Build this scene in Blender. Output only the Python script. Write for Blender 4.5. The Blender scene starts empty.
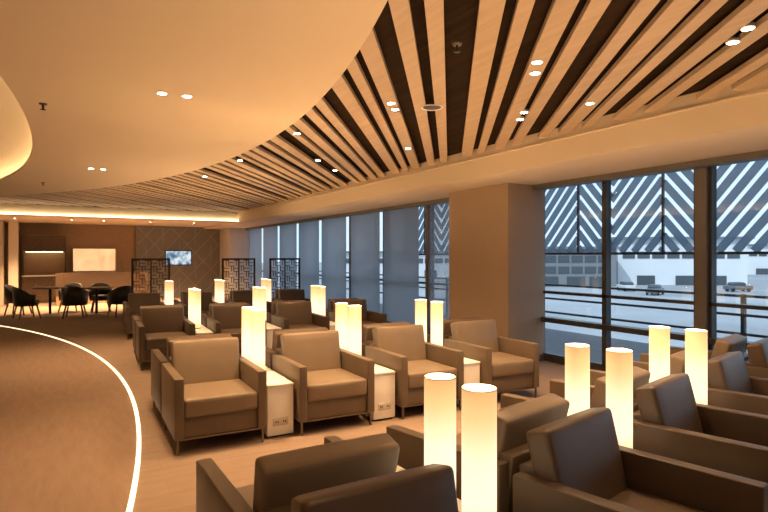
import bpy, bmesh, math, random
from mathutils import Vector, Matrix
random.seed(4)
PI=math.pi
R=math.radians
scn=bpy.context.scene
C=scn.collection
try: scn.view_settings.view_transform='Standard'
except Exception: pass
try: scn.view_settings.look='None'
except Exception: pass
scn.view_settings.exposure=-0.18

# ---------------------------------------------------------------- camera
CAMH=1.6; F=560.0; YAW=R(30)
cam=bpy.data.objects.new('camera',bpy.data.cameras.new('camera')); C.objects.link(cam)
cam.location=(0,0,CAMH); cam.rotation_euler=(PI/2,0,-YAW)
cam.data.sensor_width=36; cam.data.lens=36*F/768; cam.data.clip_end=1000
scn.camera=cam
def at(u,v,z):
    d=F*(z-CAMH)/(255.5-v); xc=(u-384)/F*d
    return Vector((xc*math.cos(YAW)+d*math.sin(YAW), -xc*math.sin(YAW)+d*math.cos(YAW), z))

# ---------------------------------------------------------------- materials
def newmat(name):
    m=bpy.data.materials.new(name); m.use_nodes=True
    return m, m.node_tree.nodes, m.node_tree.links, m.node_tree.nodes['Principled BSDF']
def mat(name,col,rough=.6,metal=0,var=.12,scale=6,bump=0,bscale=80,spec=.5):
    m,n,l,p=newmat(name)
    p.inputs['Roughness'].default_value=rough; p.inputs['Metallic'].default_value=metal
    p.inputs['Specular IOR Level'].default_value=spec
    tc=n.new('ShaderNodeTexCoord'); no=n.new('ShaderNodeTexNoise'); no.inputs['Scale'].default_value=scale; no.inputs['Detail'].default_value=4
    l.new(tc.outputs['Object'],no.inputs['Vector'])
    cr=n.new('ShaderNodeValToRGB')
    cr.color_ramp.elements[0].color=(*[c*(1-var) for c in col],1); cr.color_ramp.elements[1].color=(*[min(1,c*(1+var)) for c in col],1)
    cr.color_ramp.elements[0].position=.3; cr.color_ramp.elements[1].position=.7
    l.new(no.outputs['Fac'],cr.inputs['Fac']); l.new(cr.outputs['Color'],p.inputs['Base Color'])
    if bump:
        n2=n.new('ShaderNodeTexNoise'); n2.inputs['Scale'].default_value=bscale; n2.inputs['Detail'].default_value=3
        l.new(tc.outputs['Object'],n2.inputs['Vector'])
        b=n.new('ShaderNodeBump'); b.inputs['Strength'].default_value=bump; b.inputs['Distance'].default_value=.003
        l.new(n2.outputs['Fac'],b.inputs['Height']); l.new(b.outputs['Normal'],p.inputs['Normal'])
    return m
def emis(name,col,st,noise=0,scale=5):
    m,n,l,p=newmat(name)
    p.inputs['Base Color'].default_value=(*col,1)
    p.inputs['Emission Color'].default_value=(*col,1); p.inputs['Emission Strength'].default_value=st
    if noise:
        tc=n.new('ShaderNodeTexCoord'); no=n.new('ShaderNodeTexNoise'); no.inputs['Scale'].default_value=scale; no.inputs['Detail'].default_value=5
        l.new(tc.outputs['Object'],no.inputs['Vector'])
        mr=n.new('ShaderNodeMapRange'); mr.inputs['From Min'].default_value=.3; mr.inputs['From Max'].default_value=.7
        mr.inputs['To Min'].default_value=st*(1-noise); mr.inputs['To Max'].default_value=st*(1+noise)
        l.new(no.outputs['Fac'],mr.inputs['Value']); l.new(mr.outputs[0],p.inputs['Emission Strength'])
    return m
def wood(name,c1,c2,rot=0,scale=3,rough=.45,spec=.5):
    m,n,l,p=newmat(name); p.inputs['Roughness'].default_value=rough; p.inputs['Specular IOR Level'].default_value=spec
    tc=n.new('ShaderNodeTexCoord'); mp=n.new('ShaderNodeMapping'); mp.inputs['Rotation'].default_value=(0,0,rot); mp.inputs['Scale'].default_value=(scale*4,scale*.3,scale*4)
    no=n.new('ShaderNodeTexNoise'); no.inputs['Scale'].default_value=2; no.inputs['Detail'].default_value=6; no.inputs['Distortion'].default_value=.6
    l.new(tc.outputs['Object'],mp.inputs['Vector']); l.new(mp.outputs['Vector'],no.inputs['Vector'])
    cr=n.new('ShaderNodeValToRGB'); cr.color_ramp.elements[0].color=(*c1,1); cr.color_ramp.elements[1].color=(*c2,1)
    cr.color_ramp.elements[0].position=.35; cr.color_ramp.elements[1].position=.68
    l.new(no.outputs['Fac'],cr.inputs['Fac']); l.new(cr.outputs['Color'],p.inputs['Base Color'])
    return m
WARM=(1.0,.59,.28)
M={}
M['leather']=mat('leather',(.210,.160,.112),.42,var=.06,scale=5,bump=.2,bscale=140,spec=.45)
M['leather_dark']=mat('leather_shell',(.150,.112,.077),.48,var=.06,scale=5,bump=.2,bscale=140,spec=.4)
M['choc']=mat('chocolate_leather',(.100,.070,.050),.40,var=.06,scale=5,bump=.2,bscale=140,spec=.5)  # darker copy of the leather, dimmer light of those rows painted into its colour
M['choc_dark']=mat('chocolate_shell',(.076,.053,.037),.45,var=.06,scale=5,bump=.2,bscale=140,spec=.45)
M['steel']=mat('brushed_steel',(.20,.17,.14),.35,.9,var=.05)
M['cream']=mat('cream_laminate',(.88,.88,.86),.4,var=.03,scale=9)
M['socket']=mat('white_plastic',(.60,.57,.52),.35,var=.02)
M['black']=mat('black_plastic',(.015,.014,.013),.4,var=.05)
M['ceil']=mat('ceiling_paint',(.74,.63,.48),.85,var=.015,scale=.6)
M['wallp']=mat('warm_wall_paint',(.70,.63,.53),.8,var=.03,scale=2)
M['column']=mat('column_panel',(.43,.33,.235),.6,var=.03,scale=2)
M['void']=mat('dark_ceiling_void',(.028,.015,.008),.95,var=.1,spec=.1)
M['backboard']=wood('dark_ceiling_board',(.016,.009,.005),(.030,.017,.009),scale=2,rough=.9,spec=.1)
M['slat']=wood('slat_wood',(.49,.37,.245),(.57,.44,.30),rot=0,scale=2)
M['darkwood']=wood('dark_wood',(.06,.037,.023),(.11,.067,.04))
M['midwood']=wood('mid_wood',(.32,.215,.13),(.40,.27,.17))
M['metal_dark']=mat('dark_metal',(.04,.035,.03),.4,.5,var=.05)
M['fret']=mat('dark_bronze',(.035,.021,.012),.5,.2,var=.05)
M['frame']=mat('window_frame',(.07,.07,.07),.4,.4,var=.05)
M['post']=mat('window_post',(.17,.165,.16),.5,var=.04)
M['upright']=mat('brown_upright',(.16,.13,.105),.5,var=.04)
M['apron']=mat('apron_concrete',(.36,.37,.38),.9,var=.22,scale=.06)
M['terrace']=mat('terrace_floor',(.17,.17,.175),.8,var=.1)
M['bwhite']=mat('building_white',(.70,.72,.74),.7,var=.05,scale=.1)
M['bgrey']=mat('building_grey',(.20,.215,.23),.7,var=.05,scale=.1)
M['bdark']=mat('building_glass',(.07,.085,.10),.2,var=.05,scale=.1)
M['car_white']=mat('car_paint',(.6,.6,.6),.3,var=.02)
M['car_grey']=mat('car_grey_paint',(.12,.125,.14),.3,var=.02)
M['tyre']=mat('tyre_rubber',(.02,.02,.02),.8,var=.05)
M['bank']=mat('dark_booth_leather',(.085,.052,.033),.5,var=.06,bump=.2)
M['gold']=mat('pale_inlay',(.38,.36,.32),.5,.1,var=.05)
M['greypanel']=mat('grey_feature_panel',(.24,.235,.225),.6,var=.05)
M['greywall']=mat('grey_wall_panel',(.64,.63,.60),.7,var=.03)
M['led']=emis('led_strip',(1,.76,.44),9)
M['floorled']=emis('floor_light',(1,.80,.52),2.0)
M['cove']=emis('cove_strip',(1,.72,.40),17)
M['dl']=emis('downlight_lens',(1,.88,.66),45)
M['panelglow']=emis('backlit_panel_glow',(1,.64,.32),.9,noise=.3,scale=3)

# lamp shade : gradient along the height
m,n,l,p=newmat('paper_lamp_shade')
tc=n.new('ShaderNodeTexCoord'); sx=n.new('ShaderNodeSeparateXYZ'); l.new(tc.outputs['Object'],sx.inputs[0])
mr=n.new('ShaderNodeMapRange'); mr.inputs['From Min'].default_value=0; mr.inputs['From Max'].default_value=.60
l.new(sx.outputs['Z'],mr.inputs['Value'])
cr=n.new('ShaderNodeValToRGB'); e=cr.color_ramp.elements
e[0].position=0; e[0].color=(.78,.44,.17,1); e[1].position=1; e[1].color=(.58,.32,.12,1)
k=e.new(.25); k.color=(1,.81,.56,1); k=e.new(.52); k.color=(1,.77,.51,1); k=e.new(.80); k.color=(.78,.48,.21,1)
l.new(mr.outputs[0],cr.inputs[0])
p.inputs['Base Color'].default_value=(.40,.30,.18,1)
l.new(cr.outputs['Color'],p.inputs['Emission Color']); p.inputs['Emission Strength'].default_value=1.6
M['shade']=m

# floor : two carpet zones divided by the arc of light
AC=(-17.8,7.3); AR=18.5
m,n,l,p=newmat('lounge_carpet'); p.inputs['Roughness'].default_value=.95; p.inputs['Specular IOR Level'].default_value=.15
tc=n.new('ShaderNodeTexCoord'); 
vs=n.new('ShaderNodeVectorMath'); vs.operation='SUBTRACT'; vs.inputs[1].default_value=(AC[0],AC[1],0); l.new(tc.outputs['Object'],vs.inputs[0])
ln=n.new('ShaderNodeVectorMath'); ln.operation='LENGTH'; l.new(vs.outputs[0],ln.inputs[0])
lt=n.new('ShaderNodeMath'); lt.operation='LESS_THAN'; lt.inputs[1].default_value=AR; l.new(ln.outputs['Value'],lt.inputs[0])
def streak(rot,sc,c1,c2):
    mp=n.new('ShaderNodeMapping'); mp.inputs['Rotation'].default_value=(0,0,rot); mp.inputs['Scale'].default_value=sc
    l.new(tc.outputs['Object'],mp.inputs['Vector'])
    no=n.new('ShaderNodeTexNoise'); no.inputs['Scale'].default_value=1; no.inputs['Detail'].default_value=8; no.inputs['Roughness'].default_value=.65
    l.new(mp.outputs[0],no.inputs['Vector'])
    c=n.new('ShaderNodeValToRGB'); c.color_ramp.elements[0].position=.32; c.color_ramp.elements[1].position=.68
    c.color_ramp.elements[0].color=(*c1,1); c.color_ramp.elements[1].color=(*c2,1); l.new(no.outputs['Fac'],c.inputs[0]); return c
a=streak(R(55),(16,3,1),(.252,.178,.132),(.302,.218,.164))
b=streak(R(-2),(3,14,1),(.275,.204,.155),(.320,.240,.186))
mp=n.new('ShaderNodeMapping'); l.new(tc.outputs['Object'],mp.inputs['Vector']); mp.inputs['Rotation'].default_value=(0,0,R(2))
br=n.new('ShaderNodeTexBrick'); l.new(mp.outputs[0],br.inputs['Vector'])
br.inputs['Scale'].default_value=1; br.inputs['Brick Width'].default_value=1.0; br.inputs['Row Height'].default_value=.25; br.inputs['Mortar Size'].default_value=.003
br.inputs['Color1'].default_value=(1,1,1,1); br.inputs['Color2'].default_value=(.955,.95,.945,1); br.inputs['Mortar'].default_value=(.90,.89,.88,1)
mb=n.new('ShaderNodeMix'); mb.data_type='RGBA'; mb.blend_type='MULTIPLY'; mb.inputs[0].default_value=1
l.new(b.outputs[0],mb.inputs[6]); l.new(br.outputs['Color'],mb.inputs[7])
mx=n.new('ShaderNodeMix'); mx.data_type='RGBA'
l.new(lt.outputs[0],mx.inputs[0]); l.new(mb.outputs[2],mx.inputs[6]); l.new(a.outputs[0],mx.inputs[7]); l.new(mx.outputs[2],p.inputs['Base Color'])
n2=n.new('ShaderNodeTexNoise'); n2.inputs['Scale'].default_value=150; l.new(tc.outputs['Object'],n2.inputs['Vector'])
bp=n.new('ShaderNodeBump'); bp.inputs['Strength'].default_value=.3; bp.inputs['Distance'].default_value=.004; l.new(n2.outputs['Fac'],bp.inputs['Height']); l.new(bp.outputs[0],p.inputs['Normal'])
M['carpet']=m

def transp(name,col,fac,rough_gloss=None,trans=(1,1,1),tl=.5):
    m=bpy.data.materials.new(name); m.use_nodes=True; n=m.node_tree.nodes; l=m.node_tree.links
    n.clear(); o=n.new('ShaderNodeOutputMaterial'); mx=n.new('ShaderNodeMixShader'); t=n.new('ShaderNodeBsdfTransparent'); t.inputs[0].default_value=(*trans,1)
    if rough_gloss is None:
        s=n.new('ShaderNodeBsdfDiffuse'); s2=n.new('ShaderNodeBsdfTranslucent'); s2.inputs[0].default_value=(*col,1)
        ad=n.new('ShaderNodeMixShader'); ad.inputs[0].default_value=tl
        s.inputs[0].default_value=(*[c*.7 for c in col],1); l.new(s.outputs[0],ad.inputs[1]); l.new(s2.outputs[0],ad.inputs[2]); sh=ad
    else:
        s=n.new('ShaderNodeBsdfGlossy'); s.inputs['Roughness'].default_value=rough_gloss; s.inputs[0].default_value=(*col,1); sh=s
    mx.inputs[0].default_value=fac
    l.new(t.outputs[0],mx.inputs[1]); l.new(sh.outputs[0],mx.inputs[2]); l.new(mx.outputs[0],o.inputs[0]); return m
M['glass']=transp('window_glass',(1,1,1),.03,.02,(.82,.88,.92))
M['blind']=transp('blind_fabric',(.58,.62,.66),.84,tl=.72)
M['sheer']=transp('sheer_blind_fabric',(.50,.54,.58),.40,tl=.65)
M['louvre']=transp('louvre_mesh',(.34,.43,.52),.80,tl=.7)

# tv picture
m,n,l,p=newmat('screen_picture')
tc=n.new('ShaderNodeTexCoord'); no=n.new('ShaderNodeTexNoise'); no.inputs['Scale'].default_value=4; l.new(tc.outputs['Object'],no.inputs['Vector'])
cr=n.new('ShaderNodeValToRGB'); e=cr.color_ramp.elements; e[0].position=.38; e[0].color=(.05,.12,.25,1); e[1].position=.62; e[1].color=(.8,.85,.9,1); k=e.new(.5); k.color=(.35,.5,.6,1)
l.new(no.outputs['Fac'],cr.inputs[0]); l.new(cr.outputs[0],p.inputs['Emission Color']); p.inputs['Emission Strength'].default_value=1.1; p.inputs['Base Color'].default_value=(.02,.02,.02,1)
M['tvpic']=m

# ---------------------------------------------------------------- mesh helpers
def axis(h,r,n):
    r=min(r,h*.98)
    a=[-h,-h+.3*r,-h+r]
    for i in range(1,n): a.append(-(h-r)+2*(h-r)*i/n)
    return a+[h-r,h-.3*r,h]
def rbox(bm,size,loc=(0,0,0),r=.02,puff=(0,0,0),n=4,mtx=None,fn=None):
    h=[s/2 for s in size]; r=min(r,min(h)*.95)
    ax=[axis(h[i],r,n) for i in range(3)]; N=len(ax[0])
    vd={}
    def V(i,j,k):
        key=(i,j,k)
        if key in vd: return vd[key]
        p=Vector((ax[0][i],ax[1][j],ax[2][k]))
        c=Vector([max(-(h[q]-r),min(h[q]-r,p[q])) for q in range(3)])
        d=p-c
        if d.length>1e-9: p=c+d.normalized()*r
        u=[p[q]/h[q] for q in range(3)]
        o=Vector((puff[0]*u[0]*(1-u[1]**2)*(1-u[2]**2),puff[1]*u[1]*(1-u[0]**2)*(1-u[2]**2),puff[2]*u[2]*(1-u[0]**2)*(1-u[1]**2)))
        p=p+o
        if fn: p=fn(p)
        p=p+Vector(loc)
        if mtx: p=mtx@p
        vd[key]=bm.verts.new(p); return vd[key]
    for q in range(3):
        for s in (0,N-1):
            for i in range(N-1):
                for j in range(N-1):
                    def W(a,b):
                        t=[0,0,0]; t[q]=s; t[(q+1)%3]=a; t[(q+2)%3]=b; return V(*t)
                    f=[W(i,j),W(i+1,j),W(i+1,j+1),W(i,j+1)]
                    if s==0: f.reverse()
                    bm.faces.new(f)
    return bm
def box(bm,x0,x1,y0,y1,z0,z1,mtx=None):
    vs=[Vector((x,y,z)) for x in (x0,x1) for y in (y0,y1) for z in (z0,z1)]
    if mtx: vs=[mtx@v for v in vs]
    v=[bm.verts.new(q) for q in vs]
    for f in ((0,1,3,2),(4,6,7,5),(0,4,5,1),(2,3,7,6),(0,2,6,4),(1,5,7,3)): bm.faces.new([v[i] for i in f])
    return bm
def bar(bm,p,q,w,t,up=(0,0,1)):
    p=Vector(p); q=Vector(q); d=(q-p); d.normalize(); u=Vector(up); s=d.cross(u)
    if s.length<1e-5: s=d.cross(Vector((1,0,0)))
    s.normalize(); u=s.cross(d)
    vs=[]
    for e in (p,q):
        for a,b in ((-1,-1),(1,-1),(1,1),(-1,1)): vs.append(bm.verts.new(e+s*a*w/2+u*b*t/2))
    for f in ((3,2,1,0),(4,5,6,7),(0,1,5,4),(1,2,6,5),(2,3,7,6),(3,0,4,7)): bm.faces.new([vs[i] for i in f])
    return bm
def lathe(bm,prof,seg=28,cx=0,cy=0,close=True):
    rings=[]
    for r,z in prof:
        if r<1e-6: rings.append([bm.verts.new((cx,cy,z))])
        else: rings.append([bm.verts.new((cx+r*math.cos(2*PI*i/seg),cy+r*math.sin(2*PI*i/seg),z)) for i in range(seg)])
    for a,b in zip(rings,rings[1:]):
        for i in range(seg):
            j=(i+1)%seg
            f=[a[i%len(a)],a[j%len(a)],b[j%len(b)],b[i%len(b)]]
            f=list(dict.fromkeys(f))
            if len(f)>2: bm.faces.new(f)
    return bm
def arcbox(bm,r0,r1,z0,z1,a0,a1,n=24):
    prev=None
    for i in range(n+1):
        a=a0+(a1-a0)*i/n
        sec=[bm.verts.new((r*math.cos(a),r*math.sin(a),z)) for r,z in ((r0,z0),(r1,z0),(r1,z1),(r0,z1))]
        if prev:
            for k in range(4): bm.faces.new((prev[k],sec[k],sec[(k+1)%4],prev[(k+1)%4]))
        else: bm.faces.new(sec)
        prev=sec
    bm.faces.new(prev[::-1]); return bm
def NB(): return bmesh.new()
def obj(name,bm,m,parent=None,smooth=False,loc=None,kind=None,label=None):
    bmesh.ops.recalc_face_normals(bm,faces=bm.faces)
    me=bpy.data.meshes.new(name); bm.to_mesh(me); bm.free()
    if smooth:
        for p in me.polygons: p.use_smooth=True
    me.materials.append(M[m] if isinstance(m,str) else m)
    o=bpy.data.objects.new(name,me); C.objects.link(o)
    if loc is not None: o.location=loc
    if parent: o.parent=parent
    if kind: o['kind']=kind
    if label: o['label']=label
    return o
def thing(name,label,cat,loc=(0,0,0),rz=0,group=None):
    o=bpy.data.objects.new(name,None); C.objects.link(o); o.empty_display_size=.1
    o.location=loc; o.rotation_euler=(0,0,rz); o['label']=label; o['category']=cat
    if group: o['group']=group
    return o
def tag(o,label,cat,group=None):
    o['label']=label; o['category']=cat
    if group: o['group']=group
    return o
def copy_tree(o,parent=None):
    c=o.copy(); C.objects.link(c)
    if parent: c.parent=parent
    for ch in list(o.children): copy_tree(ch,c)
    return c
class Proto:
    def __init__(s,root): s.root=root; s.used=False
    def place(s,loc,rz,label,group=None):
        o=copy_tree(s.root) if s.used else s.root
        s.used=True
        o.location=loc; o.rotation_euler=(0,0,rz); o['label']=label
        if group: o['group']=group
        return o
def struct(name,bm,m,parent=None,smooth=False):
    return obj(name,bm,m,parent,smooth,kind=None if parent else 'structure')
def light(kind,loc,power,col=WARM,size=.05,rot=(0,0,0),name='light',**kw):
    d=bpy.data.lights.new(name,kind); d.energy=power; d.color=col
    if kind in('POINT','SPOT'): d.shadow_soft_size=size
    for k,v in kw.items(): setattr(d,k,v)
    o=bpy.data.objects.new(name,d); C.objects.link(o); o.location=loc; o.rotation_euler=rot
    return o

# ---------------------------------------------------------------- the setting
XW=6.4; ZS=2.675; ZC=2.95; ZV=3.0; XB=4.95; XL=-7.0; Y0=-4.0; Y1=23.0
bm=NB(); box(bm,XL-.2,XW+.25,Y0-.2,Y1+.4,-.2,0); struct('floor',bm,'carpet')
# arc of floor light
bm=NB(); prev=None
for i in range(121):
    y=-3+(22.5+3)*i/120; a=math.asin((y-AC[1])/AR)
    pi=[(AC[0]+r*math.cos(a),AC[1]+r*math.sin(a),z) for r,z in ((AR-.017,.001),(AR-.017,.012),(AR+.017,.012),(AR+.017,.001))]
    cur=[bm.verts.new(q) for q in pi]
    if prev:
        for k in range(3): bm.faces.new((prev[k],cur[k],cur[k+1],prev[k+1]))
    prev=cur
struct('trim_1',bm,'floorled')

# dropped ceiling with curved edge and oval cove
ECX,ECY,ER=-11.1,6.5,13.2
OX,OY,OA,OB=-2.8,7.2,2.52,7.2
def edge(y): return ECX+math.sqrt(ER**2-(y-ECY)**2)
def half(y):
    t=1-((y-OY)/OB)**2
    return OA*math.sqrt(t) if t>0 else 0
ys=[Y0+(18.3-Y0)*i/110 for i in range(111)]+[OY-OB,OY+OB]+[OY+s*OB*math.cos(k*.12) for s in(-1,1) for k in range(1,6)]
ys=sorted(set(round(y,5) for y in ys))
bm=NB()
def quad(a,b,c,d): bm.faces.new([bm.verts.new(q) for q in (a,b,c,d)])
for a,b in zip(ys,ys[1:]):
    ea,eb=edge(a),edge(b)
    if OY-OB<=a and b<=OY+OB:
        ha,hb=half(a),half(b)
        quad((XL,a,ZC),(OX-ha,a,ZC),(OX-hb,b,ZC),(XL,b,ZC))
        quad((OX+ha,a,ZC),(ea,a,ZC),(eb,b,ZC),(OX+hb,b,ZC))
        for s in (-1,1): quad((OX+s*ha,a,ZC),(OX+s*hb,b,ZC),(OX+s*hb,b,ZC+.035),(OX+s*ha,a,ZC+.035))
    else: quad((XL,a,ZC),(ea,a,ZC),(eb,b,ZC),(XL,b,ZC))
    quad((ea,a,ZC),(eb,b,ZC),(eb,b,ZC+.14),(ea,a,ZC+.14))
bmesh.ops.remove_doubles(bm,verts=bm.verts,dist=1e-5)
struct('ceiling',bm,'ceil')
# dark boards behind the slats
bm=NB()
for a,b in zip(ys,ys[1:]):
    quad((edge(a)-.2,a,ZV+.075),(XB,a,ZV+.075),(XB,b,ZV+.075),(edge(b)-.2,b,ZV+.075))
bmesh.ops.remove_doubles(bm,verts=bm.verts,dist=1e-5)
struct('ceiling_backing',bm,'backboard')
# cove dome and strip
bm=NB(); seg=96
def ring(s,z): return [bm.verts.new((OX+(OA+s)*math.cos(2*PI*i/seg),OY+(OB+s)*math.sin(2*PI*i/seg),z)) for i in range(seg)]
r0=ring(.3,ZC+.005); r1=ring(.3,3.17); r2=ring(-.3,3.28); c=bm.verts.new((OX,OY,3.3))
for i in range(seg):
    j=(i+1)%seg
    bm.faces.new((r0[i],r0[j],r1[j],r1[i])); bm.faces.new((r1[i],r1[j],r2[j],r2[i])); bm.faces.new((r2[i],r2[j],c))
struct('ceiling_cove',bm,'ceil',smooth=True)
bm=NB(); q=[ring(.14,2.965),ring(.19,2.965),ring(.19,2.985),ring(.14,2.985)]
for k in range(4):
    for i in range(seg):
        j=(i+1)%seg; bm.faces.new((q[k][i],q[k][j],q[(k+1)%4][j],q[(k+1)%4][i]))
struct('trim_2',bm,'cove')
# void above the slats
bm=NB(); box(bm,XL-.2,XW+.3,Y0-.2,Y1+.4,3.4,3.55); struct('ceiling_void',bm,'void')
# slats : parallel, diagonal to the room
DA=R(36.7); dv=Vector((math.sin(DA),math.cos(DA),0)); nv=Vector((math.cos(DA),-math.sin(DA),0))
bm=NB(); s=5.3; gaps=[.075,.16,.065,.11,.07,.20,.085,.14,.065]; wids=[.11,.13,.09,.14,.105]; gi=0
YE=17.95
while s>-14:
    w=wids[gi%len(wids)]
    t1=(XB-.002-nv.x*s)/dv.x
    t1=min(t1,(YE-nv.y*s)/dv.y)
    P0=nv*s-Vector((ECX,ECY,0)); b_=P0.dot(dv); c_=P0.dot(P0)-(ER-.15)**2; disc=b_*b_-c_
    t0=(Y0-nv.y*s)/dv.y
    if disc>0:
        th=-b_+math.sqrt(disc)
        t0=max(t0,th)
    if t1-t0>.15:
        bar(bm,nv*s+dv*t0+Vector((0,0,ZV+.02)),nv*s+dv*t1+Vector((0,0,ZV+.02)),w,.04)
    s-=w/2+gaps[gi%len(gaps)]+wids[(gi+1)%len(wids)]/2; gi+=1
struct('ceiling_slats',bm,'slat')
# bulkhead along the windows
bm=NB(); box(bm,XB,XW+.25,Y0,Y1,ZS,3.4)
struct('ceiling_bulkhead',bm,'ceil')
bm=NB(); box(bm,XB-.02,XB,Y0,Y1,ZV-.07,ZV-.05); struct('trim_3',bm,'ceil')
bm=NB(); box(bm,XW-.22,XW-.06,Y0,Y1,ZS-.07,ZS); struct('trim_4',bm,'post')
# far soffit
bm=NB(); box(bm,XL,XB,18,Y1,2.74,3.0); struct('ceiling_soffit',bm,'ceil')
bm=NB(); box(bm,XL,XB,17.93,17.99,2.72,2.75); struct('trim_5',bm,'led')
# walls
bm=NB(); box(bm,XL-.2,XL,Y0,Y1,0,3.4); struct('wall_left',bm,'wallp')
bm=NB(); box(bm,XL-.2,XW+.25,Y0-.2,Y0,0,3.4); struct('wall_back',bm,'wallp')
bm=NB(); box(bm,XL-.2,XW+.25,Y1,Y1+.2,0,3.4); struct('wall_far',bm,'midwood')
# column by the window
bm=NB(); rbox(bm,(.75,1.45,ZS),(5.69+.375,6.21+.725,ZS/2),.012); struct('wall_column',bm,'column',smooth=True)
bm=NB(); box(bm,5.675,XW,6.195,7.675,0,.1); struct('baseboard_column',bm,'post')
bm=NB(); rbox(bm,(.85,1.5,ZS),(5.975,22.2,ZS/2),.012); struct('wall_column_far',bm,'greywall',smooth=True)

# windows
def window(nm,y0,y1,rail=True):
    w=thing('window_%d'%nm,'','window'); del w['label']; del w['category']; w['kind']='structure'
    bm=NB(); x0,x1=XW,XW+.1
    box(bm,x0,x1,y0,y0+.035,0.1,ZS); box(bm,x0,x1,y1-.035,y1,0.1,ZS)
    box(bm,x0,x1,y0,y1,0,.12); box(bm,x0,x1,y0,y1,ZS-.05,ZS)
    box(bm,x0,x1,y0,y1,1.03,1.07)
    if rail: box(bm,x0-.05,x1,y0,y1,.60,.67)
    obj('window_frame',bm,'frame',w)
    bm=NB(); box(bm,XW+.045,XW+.055,y0+.035,y1-.035,.12,ZS-.05); obj('pane',bm,'glass',w)
nw=1
for a,b in ((-3.95,-2.7),(-2.7,-1.4),(-1.4,-.1),(-.1,1.2),(1.2,2.4),(2.4,3.68),(3.82,5.1),(5.1,6.3)):
    window(nw,a,b); nw+=1
bm=NB(); box(bm,XW-.04,XW+.16,3.68,3.82,0,ZS); struct('wall_post',bm,'post')
YB=[7.55+1.72*i for i in range(10)]
for a,b in zip(YB,YB[1:]): window(nw,a,min(b,23),False); nw+=1
for i,y in enumerate(YB[1:]):
    bm=NB(); box(bm,XW-.06,XW,y-.05,y+.05,0,ZS); struct('trim_%d'%(6+i),bm,'upright')
# roller blinds
ordn=['first','second','third','fourth','fifth','sixth','seventh','eighth','ninth']
def blind(y0,y1,zb,label,mt='blind',group='grey roller blinds'):
    t=thing('roller_blind',label,'blind',(XW-.14,(y0+y1)/2,0),0,group)
    hw=(y1-y0)/2
    bm=NB(); box(bm,-.002,.002,-hw,hw,zb,ZS-.07); obj('blind_fabric',bm,mt,t)
    bm=NB(); box(bm,-.012,.012,-hw,hw,zb-.03,zb); obj('bottom_bar',bm,'metal_dark',t)
for i,(a,b) in enumerate(zip(YB,YB[1:])):
    if i<8: blind(a+(.05 if i!=1 else .17),b-(.13 if i not in(0,2) else .22),.16 if i else .2,'grey translucent roller blind, %s one beyond the wide window column'%ordn[i],'sheer' if i==0 else 'blind')

# ---------------------------------------------------------------- armchair
def make_chair(L='leather',D='leather_dark'):
    t=thing('armchair','','armchair')
    for sx in (-1,1):
        bm=NB(); rbox(bm,(.074,.80,.49),(sx*.338,-.0,.37),.008,n=3)
        obj('arm',bm,D,t,True)
    bm=NB(); rbox(bm,(.604,.74,.17),(0,-.0,.215),.008,n=2); obj('seat_base',bm,D,t,True)
    bm=NB(); rbox(bm,(.598,.62,.15),(0,-.09,.370),.024,puff=(.0,.006,.013),n=6); obj('seat_cushion',bm,L,t,True)
    mt=Matrix.Translation((0,.335,.30))@Matrix.Rotation(R(-7),4,'X')
    bm=NB(); rbox(bm,(.598,.09,.37),(0,0,.16),.012,n=3,mtx=mt); obj('back_shell',bm,D,t,True)
    mt=Matrix.Translation((0,.225,.40))@Matrix.Rotation(R(-14),4,'X')
    bm=NB(); rbox(bm,(.610,.130,.45),(0,0,.200),.025,puff=(.0,.014,.004),n=6,mtx=mt,fn=lambda p:Vector((p.x*(.955+.10*(p.z+.2)),p.y,p.z)))
    obj('back_cushion',bm,L,t,True)
    for sx in (-1,1):
        for sy in (-1,1):
            bm=NB(); x,y=sx*.345,sy*.37
            box(bm,x-.008,x+.008,y-.008,y+.008,0,.13); obj('leg',bm,'steel',t)
    bm=NB(); 
    for sx in (-1,1): box(bm,sx*.345-.008,sx*.345+.008,-.37,.37,.115,.13)
    for sy in (-1,1): box(bm,-.345,.345,sy*.37-.008,sy*.37+.008,.115,.13)
    obj('leg_frame',bm,'steel',t)
    return Proto(t)
chair=make_chair(); chair_shaded=make_chair('choc','choc_dark')  # second chair is the same model with shade put into its leather colour
# side table: faces -y like the chair
TH=.47
def make_table():
    t=thing('side_table','','table')
    TW=.24
    bm=NB(); rbox(bm,(TW,.74,TH-.042),(0,0,.02+(TH-.042)/2),.006,n=2); obj('body',bm,'cream',t,True)
    bm=NB(); rbox(bm,(TW+.006,.755,.022),(0,0,TH-.011),.006,n=2); obj('table_top',bm,'cream',t,True)
    bm=NB(); rbox(bm,(TW-.05,.70,.02),(0,0,.01),.004,n=2); obj('plinth',bm,'black',t)
    bm=NB(); rbox(bm,(.14,.008,.07),(0,-.373,.14),.003,n=2); sp=obj('socket_plate',bm,'socket',t,True)
    for x in (-.035,.035):
        bm=NB()
        for a in (-.009,.009): box(bm,x+a-.004,x+a+.004,-.3795,-.3765,.14-.009,.14+.009)
        obj('socket_slot',bm,'black',sp)
    return Proto(t)
table=make_table()
LH=.60
def make_lamp():
    t=thing('table_lamp','','lamp')
    r=.070
    bm=NB(); lathe(bm,[(0,0),(r+.003,0),(r+.003,.010),(0,.010)],32); obj('lamp_base',bm,'metal_dark',t,False)
    bm=NB(); lathe(bm,[(r,.010),(r,LH),(r-.004,LH),(r-.004,.010)],40); obj('lamp_shade',bm,'shade',t,True)
    bm=NB(); lathe(bm,[(r+.0005,LH-.002),(r+.0005,LH+.001),(r-.0045,LH+.001),(r-.0045,LH-.002),(r+.0005,LH-.002)],40); obj('top_ring',bm,'cream',t,True)
    return Proto(t)
lamp=make_lamp()
LAMPP=34
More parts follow.
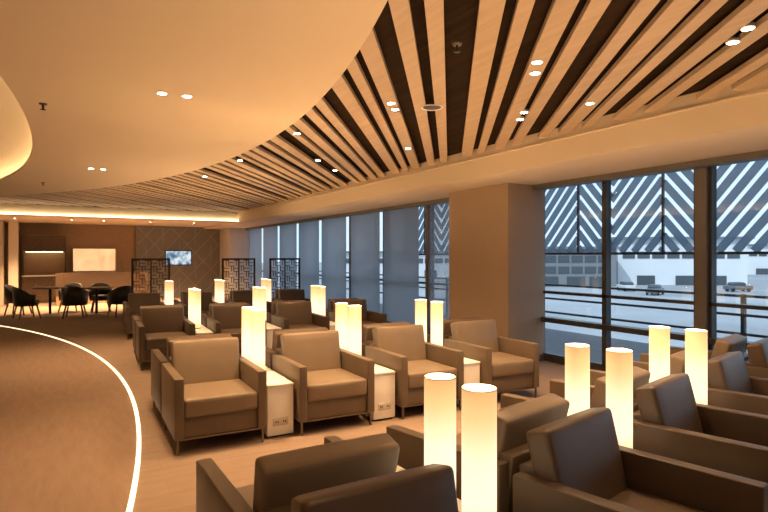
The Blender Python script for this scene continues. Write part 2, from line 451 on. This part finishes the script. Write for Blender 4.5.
ORD=['nearest the curved floor light','second from the curved floor light','third from the curved floor light','fourth from the curved floor light','fifth, beside the windows']
def rotv(x,y,a): return Vector((x*math.cos(a)-y*math.sin(a),x*math.sin(a)+y*math.cos(a),0))
def seat(cx,cy,ang,facing,label,group,off=.445,extra=0,proto=None):
    c=Vector((cx,cy,0))+rotv(0,facing*off,ang)
    (proto or chair).place(c,ang+(0 if facing<0 else PI)+extra,label,group)
def tabl(cx,cy,ang,facing,label,group,lamplabel=None,lampgroup=None,lo=.18,lx=0):
    c=Vector((cx,cy,0))+rotv(0,facing*.395,ang)
    table.place(c,ang+(0 if facing<0 else PI),label,group)
    if lamplabel:
        q=Vector((cx,cy,TH))+rotv(lx,facing*lo,ang)
        lamp.place(q,0,lamplabel,lampgroup)
        light('POINT',q+Vector((0,0,LH-.03)),LAMPP,size=.03,name='lamp_light')
# block A : the foreground pair of rows
A_away=[(.955,1.96,R(1)),(2.17,2.05,R(12)),(3.28,2.31,R(14)),(4.49,2.60,R(14)),(5.62,2.87,R(14))]
A_near=[(.96,1.84,R(1)),(2.12,2.02,R(12)),(3.28,2.31,R(14)),(4.49,2.60,R(14)),(5.62,2.87,R(14))]
A_tabs=[(1.495,1.88,R(3)),(2.685,2.18,R(14)),(3.89,2.46,R(14)),(5.07,2.74,R(14))]
for i,(x,y,a) in enumerate(A_away):
    seat(x,y,a,1,'brown armchair seen from behind in the foreground row, '+ORD[i],'armchairs of the foreground row turned away')
for i,(x,y,a) in enumerate(A_near):
    seat(x,y,a,-1,'dark brown armchair of the closest row facing this way, '+ORD[i],'armchairs of the closest row',proto=chair_shaded)
for i,(x,y,a) in enumerate(A_tabs):
    lx=-.045 if i==0 else .005
    tabl(x,y,a,1,'cream side table, %s in the foreground row turned away'%ordn[i],'foreground side tables','glowing cylinder lamp in the foreground, farther of the %s pair from the left'%ordn[i] if i<3 else None,'foreground lamps',lo=.13,lx=lx)
    tabl(x,y,a,-1,'cream side table, %s in the closest row facing this way'%ordn[i],'foreground side tables','glowing cylinder lamp in the foreground, nearer of the %s pair from the left'%ordn[i] if i<3 else None,'foreground lamps',lo=.12,lx=lx)
# other blocks
def block(x0,y0,ang,sp,nc,nameF,nameB,tname,colF,colB,lamps=(0,1,2)):
    for i in range(nc):
        c=Vector((x0,y0,0))+rotv(sp*i,0,ang)
        seat(c.x,c.y,ang,-1,'%s armchair %s, %s'%('taupe' if colF is chair else 'dark brown',nameF,ORD[i]),'armchairs '+nameF,proto=colF)
        seat(c.x,c.y,ang,1,'%s armchair %s, %s'%('taupe' if colB is chair else 'dark brown',nameB,ORD[i]),'armchairs '+nameB,proto=colB)
        if i<nc-1:
            q=Vector((x0,y0,0))+rotv(sp*(i+.5),0,ang)
            for fc,w in ((-1,'nearer'),(1,'farther')):
                tabl(q.x,q.y,ang,fc,'cream side table, %s of %s, on the %s side'%(ordn[i],tname,w),'side tables of '+tname,
                     'glowing cylinder lamp on %s, %s of the %s pair'%(tname,w,ordn[i]) if i in lamps else None,'lamps of '+tname,lo=.17,lx=-.035)
block(1.18,5.52,R(-1.5),1.045,4,'in the middle row facing this way','backing onto the middle row','the middle rows',chair,chair_shaded)
block(1.36,9.25,R(-3),1.04,4,'in the second row facing this way','backing onto the second row','the second rows',chair_shaded,chair_shaded)
block(1.50,12.55,R(-3),1.04,4,'in the farthest row facing this way','backing onto the farthest row','the farthest rows',chair_shaded,chair_shaded)

# ---------------------------------------------------------------- ceiling fixtures
def make_down():
    t=thing('downlight','','ceiling light')
    bm=NB(); lathe(bm,[(.033,-.001),(.040,-.003),(.043,.0),(.043,.022),(0,.022)],24); obj('trim_ring',bm,'cream',t,True)
    bm=NB(); lathe(bm,[(0,-.0015),(.034,-.0015)],24); obj('lens',bm,'dl',t)
    return Proto(t)
down=make_down()
DLP=190
def dl(p,label,group,power=DLP):
    down.place(p,0,label,group)
    light('SPOT',(p.x,p.y,p.z-.02),power,size=.03,name='downlight_beam',spot_size=R(110),spot_blend=.9)
lab=['left of the front pair','right of the front pair','left of the pair farther back','right of the pair farther back']
for i,(u,v) in enumerate(((162,93),(187,96),(91,168),(103,169))):
    dl(at(u,v,ZC-.001),'round recessed downlight in the smooth ceiling, '+lab[i],'downlights in the smooth ceiling',235)
SD=[(537,62),(535,73),(524,112),(520,119),(748,28),(733,42),(391,103),(395,109),(408,148),(590,103),(297,133),(318,160),(240,160),(205,176),(335,170)]
DSC=['upper of the top middle pair','lower of the top middle pair','upper of the pair near the window bulkhead','lower of the pair near the window bulkhead','upper of the right-hand pair','lower of the right-hand pair','upper of the pair by the curved edge','lower of the pair by the curved edge',
 'single one above the wide column','single one at the right by the bulkhead','single one at the curved edge','single one above the third armchair row','farther one left of centre','farthest one at left','single one just before the bulkhead']
for i,(u,v) in enumerate(SD):
    p=at(u,v,ZV-.001)
    dl(p,'small downlight between the ceiling slats, '+DSC[i],'downlights among the slats',95 if i<6 else (105 if i>9 else DLP))
for i,(x,y) in enumerate(((-3,-1.2),(1.2,.4),(3.2,-.8),(-2.5,-2.5))):  # unseen downlights added as fill light around the camera
    dl(Vector((x,y,ZC-.001 if x<0 else ZV-.001)),'recessed downlight overhead, outside the picture, %s'%ordn[i],'downlights overhead',150 if i in(0,3) else 65)
for i,x in enumerate((-1.2,.3,1.2,2.6,4.0)):
    dl(Vector((x,20.2,2.739)),'small downlight in the far soffit, %s from the left'%ordn[i],'downlights in the far soffit',1050)
def sprinkler(p,label):
    t=thing('sprinkler',label,'sprinkler',p,0,'ceiling sprinklers')
    bm=NB(); lathe(bm,[(0,.004),(.035,.004),(.035,0),(.03,-.012),(0,-.012)],20); obj('escutcheon',bm,'steel',t,True)
    bm=NB(); lathe(bm,[(.008,-.012),(.008,-.05),(.022,-.052),(.022,-.056),(0,-.056)],16); obj('head',bm,'metal_dark',t,True)
sprinkler(at(43,103,ZC),'small sprinkler head in the smooth ceiling at far left')
sprinkler(at(457,43,ZV),'small sprinkler head between slats at the top')
sprinkler(at(43,182,ZC),'tiny sprinkler head in the smooth ceiling near the far cove')
t=thing('ceiling_speaker','round flush speaker set into the ceiling slats','speaker',at(432,107,ZV-.002))
bm=NB(); lathe(bm,[(.085,0),(.10,-.006),(.11,0),(.085,0)],32); obj('rim',bm,'cream',t,True)
bm=NB(); lathe(bm,[(0,-.001),(.085,-.001)],32); obj('grille',bm,'steel',t)

# ---------------------------------------------------------------- far end of the lounge
t=thing('backlit_panel','pale glowing framed panel on the far brown wall','panel',(1.07,22.95,0))
bm=NB(); box(bm,-.72,.72,-.05,.05,1.02,1.06); box(bm,-.72,.72,-.05,.05,1.86,1.9); box(bm,-.72,-.68,-.05,.05,1.06,1.86); box(bm,.68,.72,-.05,.05,1.06,1.86); obj('frame',bm,'gold',t)
bm=NB(); box(bm,-.68,.68,-.02,.02,1.06,1.86); obj('glow_panel',bm,'panelglow',t)
t=thing('banquette','curved dark booth in front of the glowing panel','sofa',(1.25,20.6,0))
bm=NB(); arcbox(bm,1.24,1.40,.30,1.04,R(5),R(175),32); obj('backrest',bm,'bank',t)
bm=NB(); arcbox(bm,.72,1.25,.30,.46,R(5),R(175),32); obj('seat',bm,'bank',t)
bm=NB(); arcbox(bm,.78,1.38,0,.30,R(5),R(175),32); obj('base',bm,'midwood',t)
t=thing('pantry_cabinet','tall dark wood cabinet with lit recess at the far left','cabinet',(-.48,22.65,0))
bm=NB(); box(bm,-.64,.64,-.3,.3,0,.9); box(bm,-.64,.64,.2,.3,.9,2.3); box(bm,-.64,-.6,-.3,.2,.9,2.3); box(bm,.6,.64,-.3,.2,.9,2.3); box(bm,-.6,.6,-.3,.2,1.75,2.3); obj('body',bm,'darkwood',t)
bm=NB(); box(bm,-.66,.66,-.33,.2,.9,.94); obj('counter_top',bm,'cream',t)
for i in range(3):
    bm=NB(); x=-.63+.42*i; box(bm,x+.005,x+.415,-.32,-.3,.08,.88); d=obj('door',bm,'darkwood',t)
    bm=NB(); box(bm,x+.37,x+.385,-.34,-.32,.5,.7); obj('handle',bm,'steel',d)
bm=NB(); box(bm,-.6,.6,.18,.2,.94,1.75); obj('recess_panel',bm,'midwood',t)
bm=NB(); box(bm,-.55,.55,.05,.08,1.735,1.75); obj('recess_light',bm,'led',t)
bm=NB(); box(bm,-1.46,-1.2,21.7,22.1,0,2.74); struct('wall_pier',bm,'wallp')
bm=NB(); box(bm,-7,-1.6,21.9,22.1,0,2.74); struct('wall_service',bm,'wallp')
# lattice feature wall
t=thing('feature_wall_panel','grey wall panel with thin triangle inlay at the far end','wall panel',(4.0,22.9,0))
bm=NB(); box(bm,-1.55,1.55,-.04,.06,0,2.73); obj('panel',bm,'greypanel',t)
bm=NB()
for i in range(5):
    for j in range(4):
        x=-1.5+.6*i; z=.1+.65*j; e=min(x+.6,1.5)
        bar(bm,(x,-.045,z),(e,-.045,z+.65),.022,.012,(0,1,0)); bar(bm,(e,-.045,z),(x,-.045,z+.65),.022,.012,(0,1,0)) if (i+j)%2 else bar(bm,((x+e)/2,-.045,z),((x+e)/2,-.045,z+.65),.022,.012,(0,1,0))
obj('inlay',bm,'gold',t)
t=thing('television','flat television with a blue and white picture on the grey panel','television',(3.96,22.822,1.53))
bm=NB(); rbox(bm,(.98,.05,.58),(0,0,0),.01,n=2); obj('casing',bm,'black',t,True)
bm=NB(); box(bm,-.46,.46,-.03,-.026,-.26,.26); obj('screen',bm,'tvpic',t)
# fret screens
def screen(x,y,w,label,rz=0):
    t=thing('room_divider',label,'divider',(x,y,0),rz,'dark fretwork dividers')
    h=1.54; bm=NB()
    box(bm,-w/2,-w/2+.045,-.02,.02,0,h); box(bm,w/2-.045,w/2,-.02,.02,0,h); box(bm,-w/2,w/2,-.02,.02,h-.045,h); box(bm,-w/2,w/2,-.02,.02,.1,.135); box(bm,-.015,.015,-.02,.02,.1,h)
    obj('frame',bm,'fret',t)
    bm=NB(); n_=6; cw=(w-.09)/n_
    for i in range(n_):
        for j in range(9):
            x0=-w/2+.045+i*cw; z0=.135+j*.151; x1=x0+cw; z1=z0+.151
            if (i+j)%2: box(bm,x0-.008,x0+.008,-.008,.008,z0,z1); box(bm,x0,x1,-.008,.008,z0+.07,z0+.086)
            else: box(bm,x0,x1,-.008,.008,z1-.016,z1); box(bm,(x0+x1)/2-.008,(x0+x1)/2+.008,-.008,.008,z0,z1)
    obj('fretwork',bm,'fret',t)
    for sx in (-1,1):
        bm=NB(); box(bm,sx*(w/2-.06)-.05,sx*(w/2-.06)+.05,-.15,.15,0,.02); obj('foot',bm,'black',t)
screen(1.95,15.0,.9,'dark fretwork divider in front of the grey feature wall')
screen(4.15,15.0,.9,'dark fretwork divider in front of the pale far column')
screen(5.45,15.0,.9,'dark fretwork divider beside the window blinds')
# dining set
def make_tub():
    t=thing('tub_chair','','chair')
    bm=NB(); N=20; prev=None
    for i in range(N+1):
        a=R(-20)+R(220)*i/N
        hgt=.62+.2*max(0,math.sin(a))
        sec=[]
        for r,z in ((.23,.33),(.27,hgt),(.32,hgt),(.29,.33)): sec.append(bm.verts.new((r*math.cos(a),r*math.sin(a),z)))
        if prev:
            for k in range(4): bm.faces.new((prev[k],sec[k],sec[(k+1)%4],prev[(k+1)%4]))
        else: bm.faces.new(sec)
        prev=sec
    bm.faces.new(prev[::-1]); obj('tub_back',bm,'black',t,True)
    bm=NB(); lathe(bm,[(0,.33),(.24,.33),(.27,.38),(.27,.46),(.2,.485),(0,.49)],28); obj('seat',bm,'black',t,True)
    for sx in (-1,1):
        for sy in (-1,1):
            bm=NB(); bar(bm,(sx*.24,sy*.24,0),(sx*.17,sy*.17,.35),.03,.03); obj('leg',bm,'darkwood',t)
    return Proto(t)
tub=make_tub()
for (x,y,rz,lb) in ((.32,16.6,R(170),'black tub chair in the middle of the far dining area'),(1.38,16.4,R(200),'black tub chair right of the far round tables'),(-1.0,18.2,R(70),'black tub chair at the far left beside the round table'),(-.75,17.0,R(110),'black tub chair at the far left, nearer one'),(1.0,18.0,R(0),'black tub chair behind the right-hand round table'),(.25,18.5,R(-20),'black tub chair behind the left-hand round table')):
    tub.place((x,y,0),rz,lb,'black tub chairs')
def make_rt():
    t=thing('dining_table','','table')
    bm=NB(); lathe(bm,[(0,.71),(.40,.71),(.42,.725),(.42,.74),(.40,.75),(0,.75)],36); obj('table_top',bm,'darkwood',t,False)
    bm=NB(); lathe(bm,[(.035,.02),(.035,.71)],16); obj('pedestal',bm,'metal_dark',t,True)
    bm=NB(); lathe(bm,[(0,0),(.24,0),(.24,.012),(.04,.03),(0,.03)],28); obj('base',bm,'metal_dark',t)
    return Proto(t)
rt=make_rt()
rt.place((.85,17.2,0),0,'dark round dining table right of the middle tub chair','dining tables')
rt.place((-.25,17.8,0),0,'dark round dining table at the left of the dining area','dining tables')

# ---------------------------------------------------------------- outside
bm=NB(); box(bm,XW+.25,9.6,Y0,24,-.3,-.05); tag(obj('terrace',bm,'terrace'),'dark terrace slab running outside the windows','terrace')
t=thing('terrace_railing','low grey metal railing on the terrace outside the windows','railing',(9.3,10,0))
bm=NB()
for z in (.95,.65,.35): box(bm,-.025,.025,-13,13,z,z+.04)
obj('rails',bm,'frame',t)
for i in range(11):
    bm=NB(); y=-13+2.6*i; box(bm,-.03,.03,y-.03,y+.03,-.05,1.0); obj('post',bm,'frame',t)
t=thing('sun_screen','herringbone metal sun louvres hanging outside the upper windows','sun screen',(7.4,0,0))
bm=NB(); z0,z1=1.66,3.3; YSE=11.8
def clip(ya,za,yb,zb):
    t0,t1=0,1
    dz=zb-za
    for lim,sg in ((z0,1),(z1,-1)):
        fa=sg*(za-lim); fb=sg*(zb-lim)
        if fa<0 and fb<0: return None
        if fa<0: t0=max(t0,fa/(fa-fb))
        if fb<0: t1=min(t1,fa/(fa-fb))
    if t1-t0<.02: return None
    return (ya+(yb-ya)*t0,za+dz*t0,ya+(yb-ya)*t1,za+dz*t1)
k=0; y=-2.6; pws=(.86,.64); joints=[]
while y<YSE-.5:
    pw=pws[k%2]; slope=1.15
    for i in range(-7,10):
        a=i*.25+.05*(k%3)
        rise=slope*pw
        za,zb=(z0+a,z0+a+rise) if k%2 else (z0+a+rise,z0+a)
        c=clip(y,za,y+pw,zb)
        if c: bar(bm,(0,c[0],c[1]),(0,c[2],c[3]),.105,.02,(1,0,0))
    if k%2==0: joints.append(y)
    y+=pw; k+=1
YSE=y; joints.append(y)
obj('louvres',bm,'louvre',t)
bm=NB(); 
for z in (z0-.04,z1): box(bm,-.04,.04,-2.6,YSE,z,z+.035)
for y in joints: box(bm,-.02,.02,y-.012,y+.012,z0,z1)
obj('frame',bm,'frame',t)
bm=NB(); box(bm,9.7,500,-300,500,-5,-4.5); o=obj('apron_ground',bm,'apron'); o['kind']='structure'
def building(loc,rz,L,D,H,label,mw,band,name='terminal_building'):
    t=thing(name,label,'building',loc,rz)
    bm=NB(); box(bm,-L/2,L/2,-D/2,D/2,0,H); obj('wall',bm,mw,t)
    for z in band:
        bm=NB(); k=int(L/3)
        for i in range(k):
            xa=-L/2+1+(L-2)*i/k; box(bm,xa,xa+(L-2)/k*.82,-D/2-.15,-D/2,z,z+1.4)
        obj('window_band',bm,'bdark',t)
    bm=NB(); box(bm,-L/2-.8,L/2+.8,-D/2-1.2,D/2+.8,H,H+.5); obj('roof',bm,'bgrey',t)
    for q in (.15,.45,.7):
        bm=NB(); xa=-L/2+L*q; box(bm,xa,xa+3.6,-D/2-.2,-D/2,0,2.0); obj('dock_door',bm,'bdark',t)
def dirp(u,d):
    xc=(u-384)/F*d
    return Vector((xc*math.cos(YAW)+d*math.sin(YAW),-xc*math.sin(YAW)+d*math.cos(YAW),-4.5))
building(dirp(668,124),R(-35),26,14,9.6,'long white airport building across the apron','bwhite',(5.6,))
building(dirp(562,118),R(-30),18,12,7.5,'grey airport building at the left of the window view','bgrey',(2.6,4.8))
building(dirp(790,190),R(-40),40,16,9.5,'farther pale hangar at the right of the window view','bwhite',(6,))
building(dirp(430,170),R(-25),60,16,7,'long pale terminal wing behind the roller blinds','bwhite',(4,))
def car(loc,rz,m,label):
    t=thing('service_car',label,'car',loc,rz,'vehicles on the apron')
    bm=NB(); rbox(bm,(4.3,1.75,.75),(0,0,.7),.18,n=2); obj('body',bm,m,t,True)
    bm=NB(); rbox(bm,(2.5,1.6,.62),(-.25,0,1.32),.2,n=2,fn=lambda p:Vector((p.x*(1-.25*max(0,p.z)/.31),p.y*.95,p.z))); obj('cabin',bm,'bdark',t,True)
    for sx in (-1,1):
        for sy in (-1,1):
            bm=NB(); lathe(bm,[(0,-.1),(.32,-.1),(.34,0),(.32,.1),(0,.1)],20)
            bmesh.ops.transform(bm,matrix=Matrix.Translation((sx*1.35,sy*.8,.34))@Matrix.Rotation(PI/2,4,'X'),verts=bm.verts); obj('wheel',bm,'tyre',t,True)
car(dirp(655,88),R(20),'car_grey','dark grey car on the apron before the white building')
car(dirp(626,98),R(60),'car_white','pale grey car on the apron left of the dark car')
car(dirp(738,96),R(-30),'car_grey','dark grey car on the apron at the right of the view')

# ---------------------------------------------------------------- daylight
w=bpy.data.worlds.new('sky'); scn.world=w; w.use_nodes=True
n=w.node_tree.nodes; l=w.node_tree.links; bg=n['Background']
tc=n.new('ShaderNodeTexCoord'); sx=n.new('ShaderNodeSeparateXYZ'); l.new(tc.outputs['Generated'],sx.inputs[0])
cr=n.new('ShaderNodeValToRGB'); cr.color_ramp.elements[0].position=0; cr.color_ramp.elements[0].color=(.80,.91,1,1); cr.color_ramp.elements[1].position=.6; cr.color_ramp.elements[1].color=(.60,.77,.97,1)
l.new(sx.outputs['Z'],cr.inputs[0]); l.new(cr.outputs[0],bg.inputs[0]); bg.inputs[1].default_value=1.75
light('SUN',(0,0,30),3.2,(1,.97,.93),rot=(R(20),R(-48),0),name='sun')
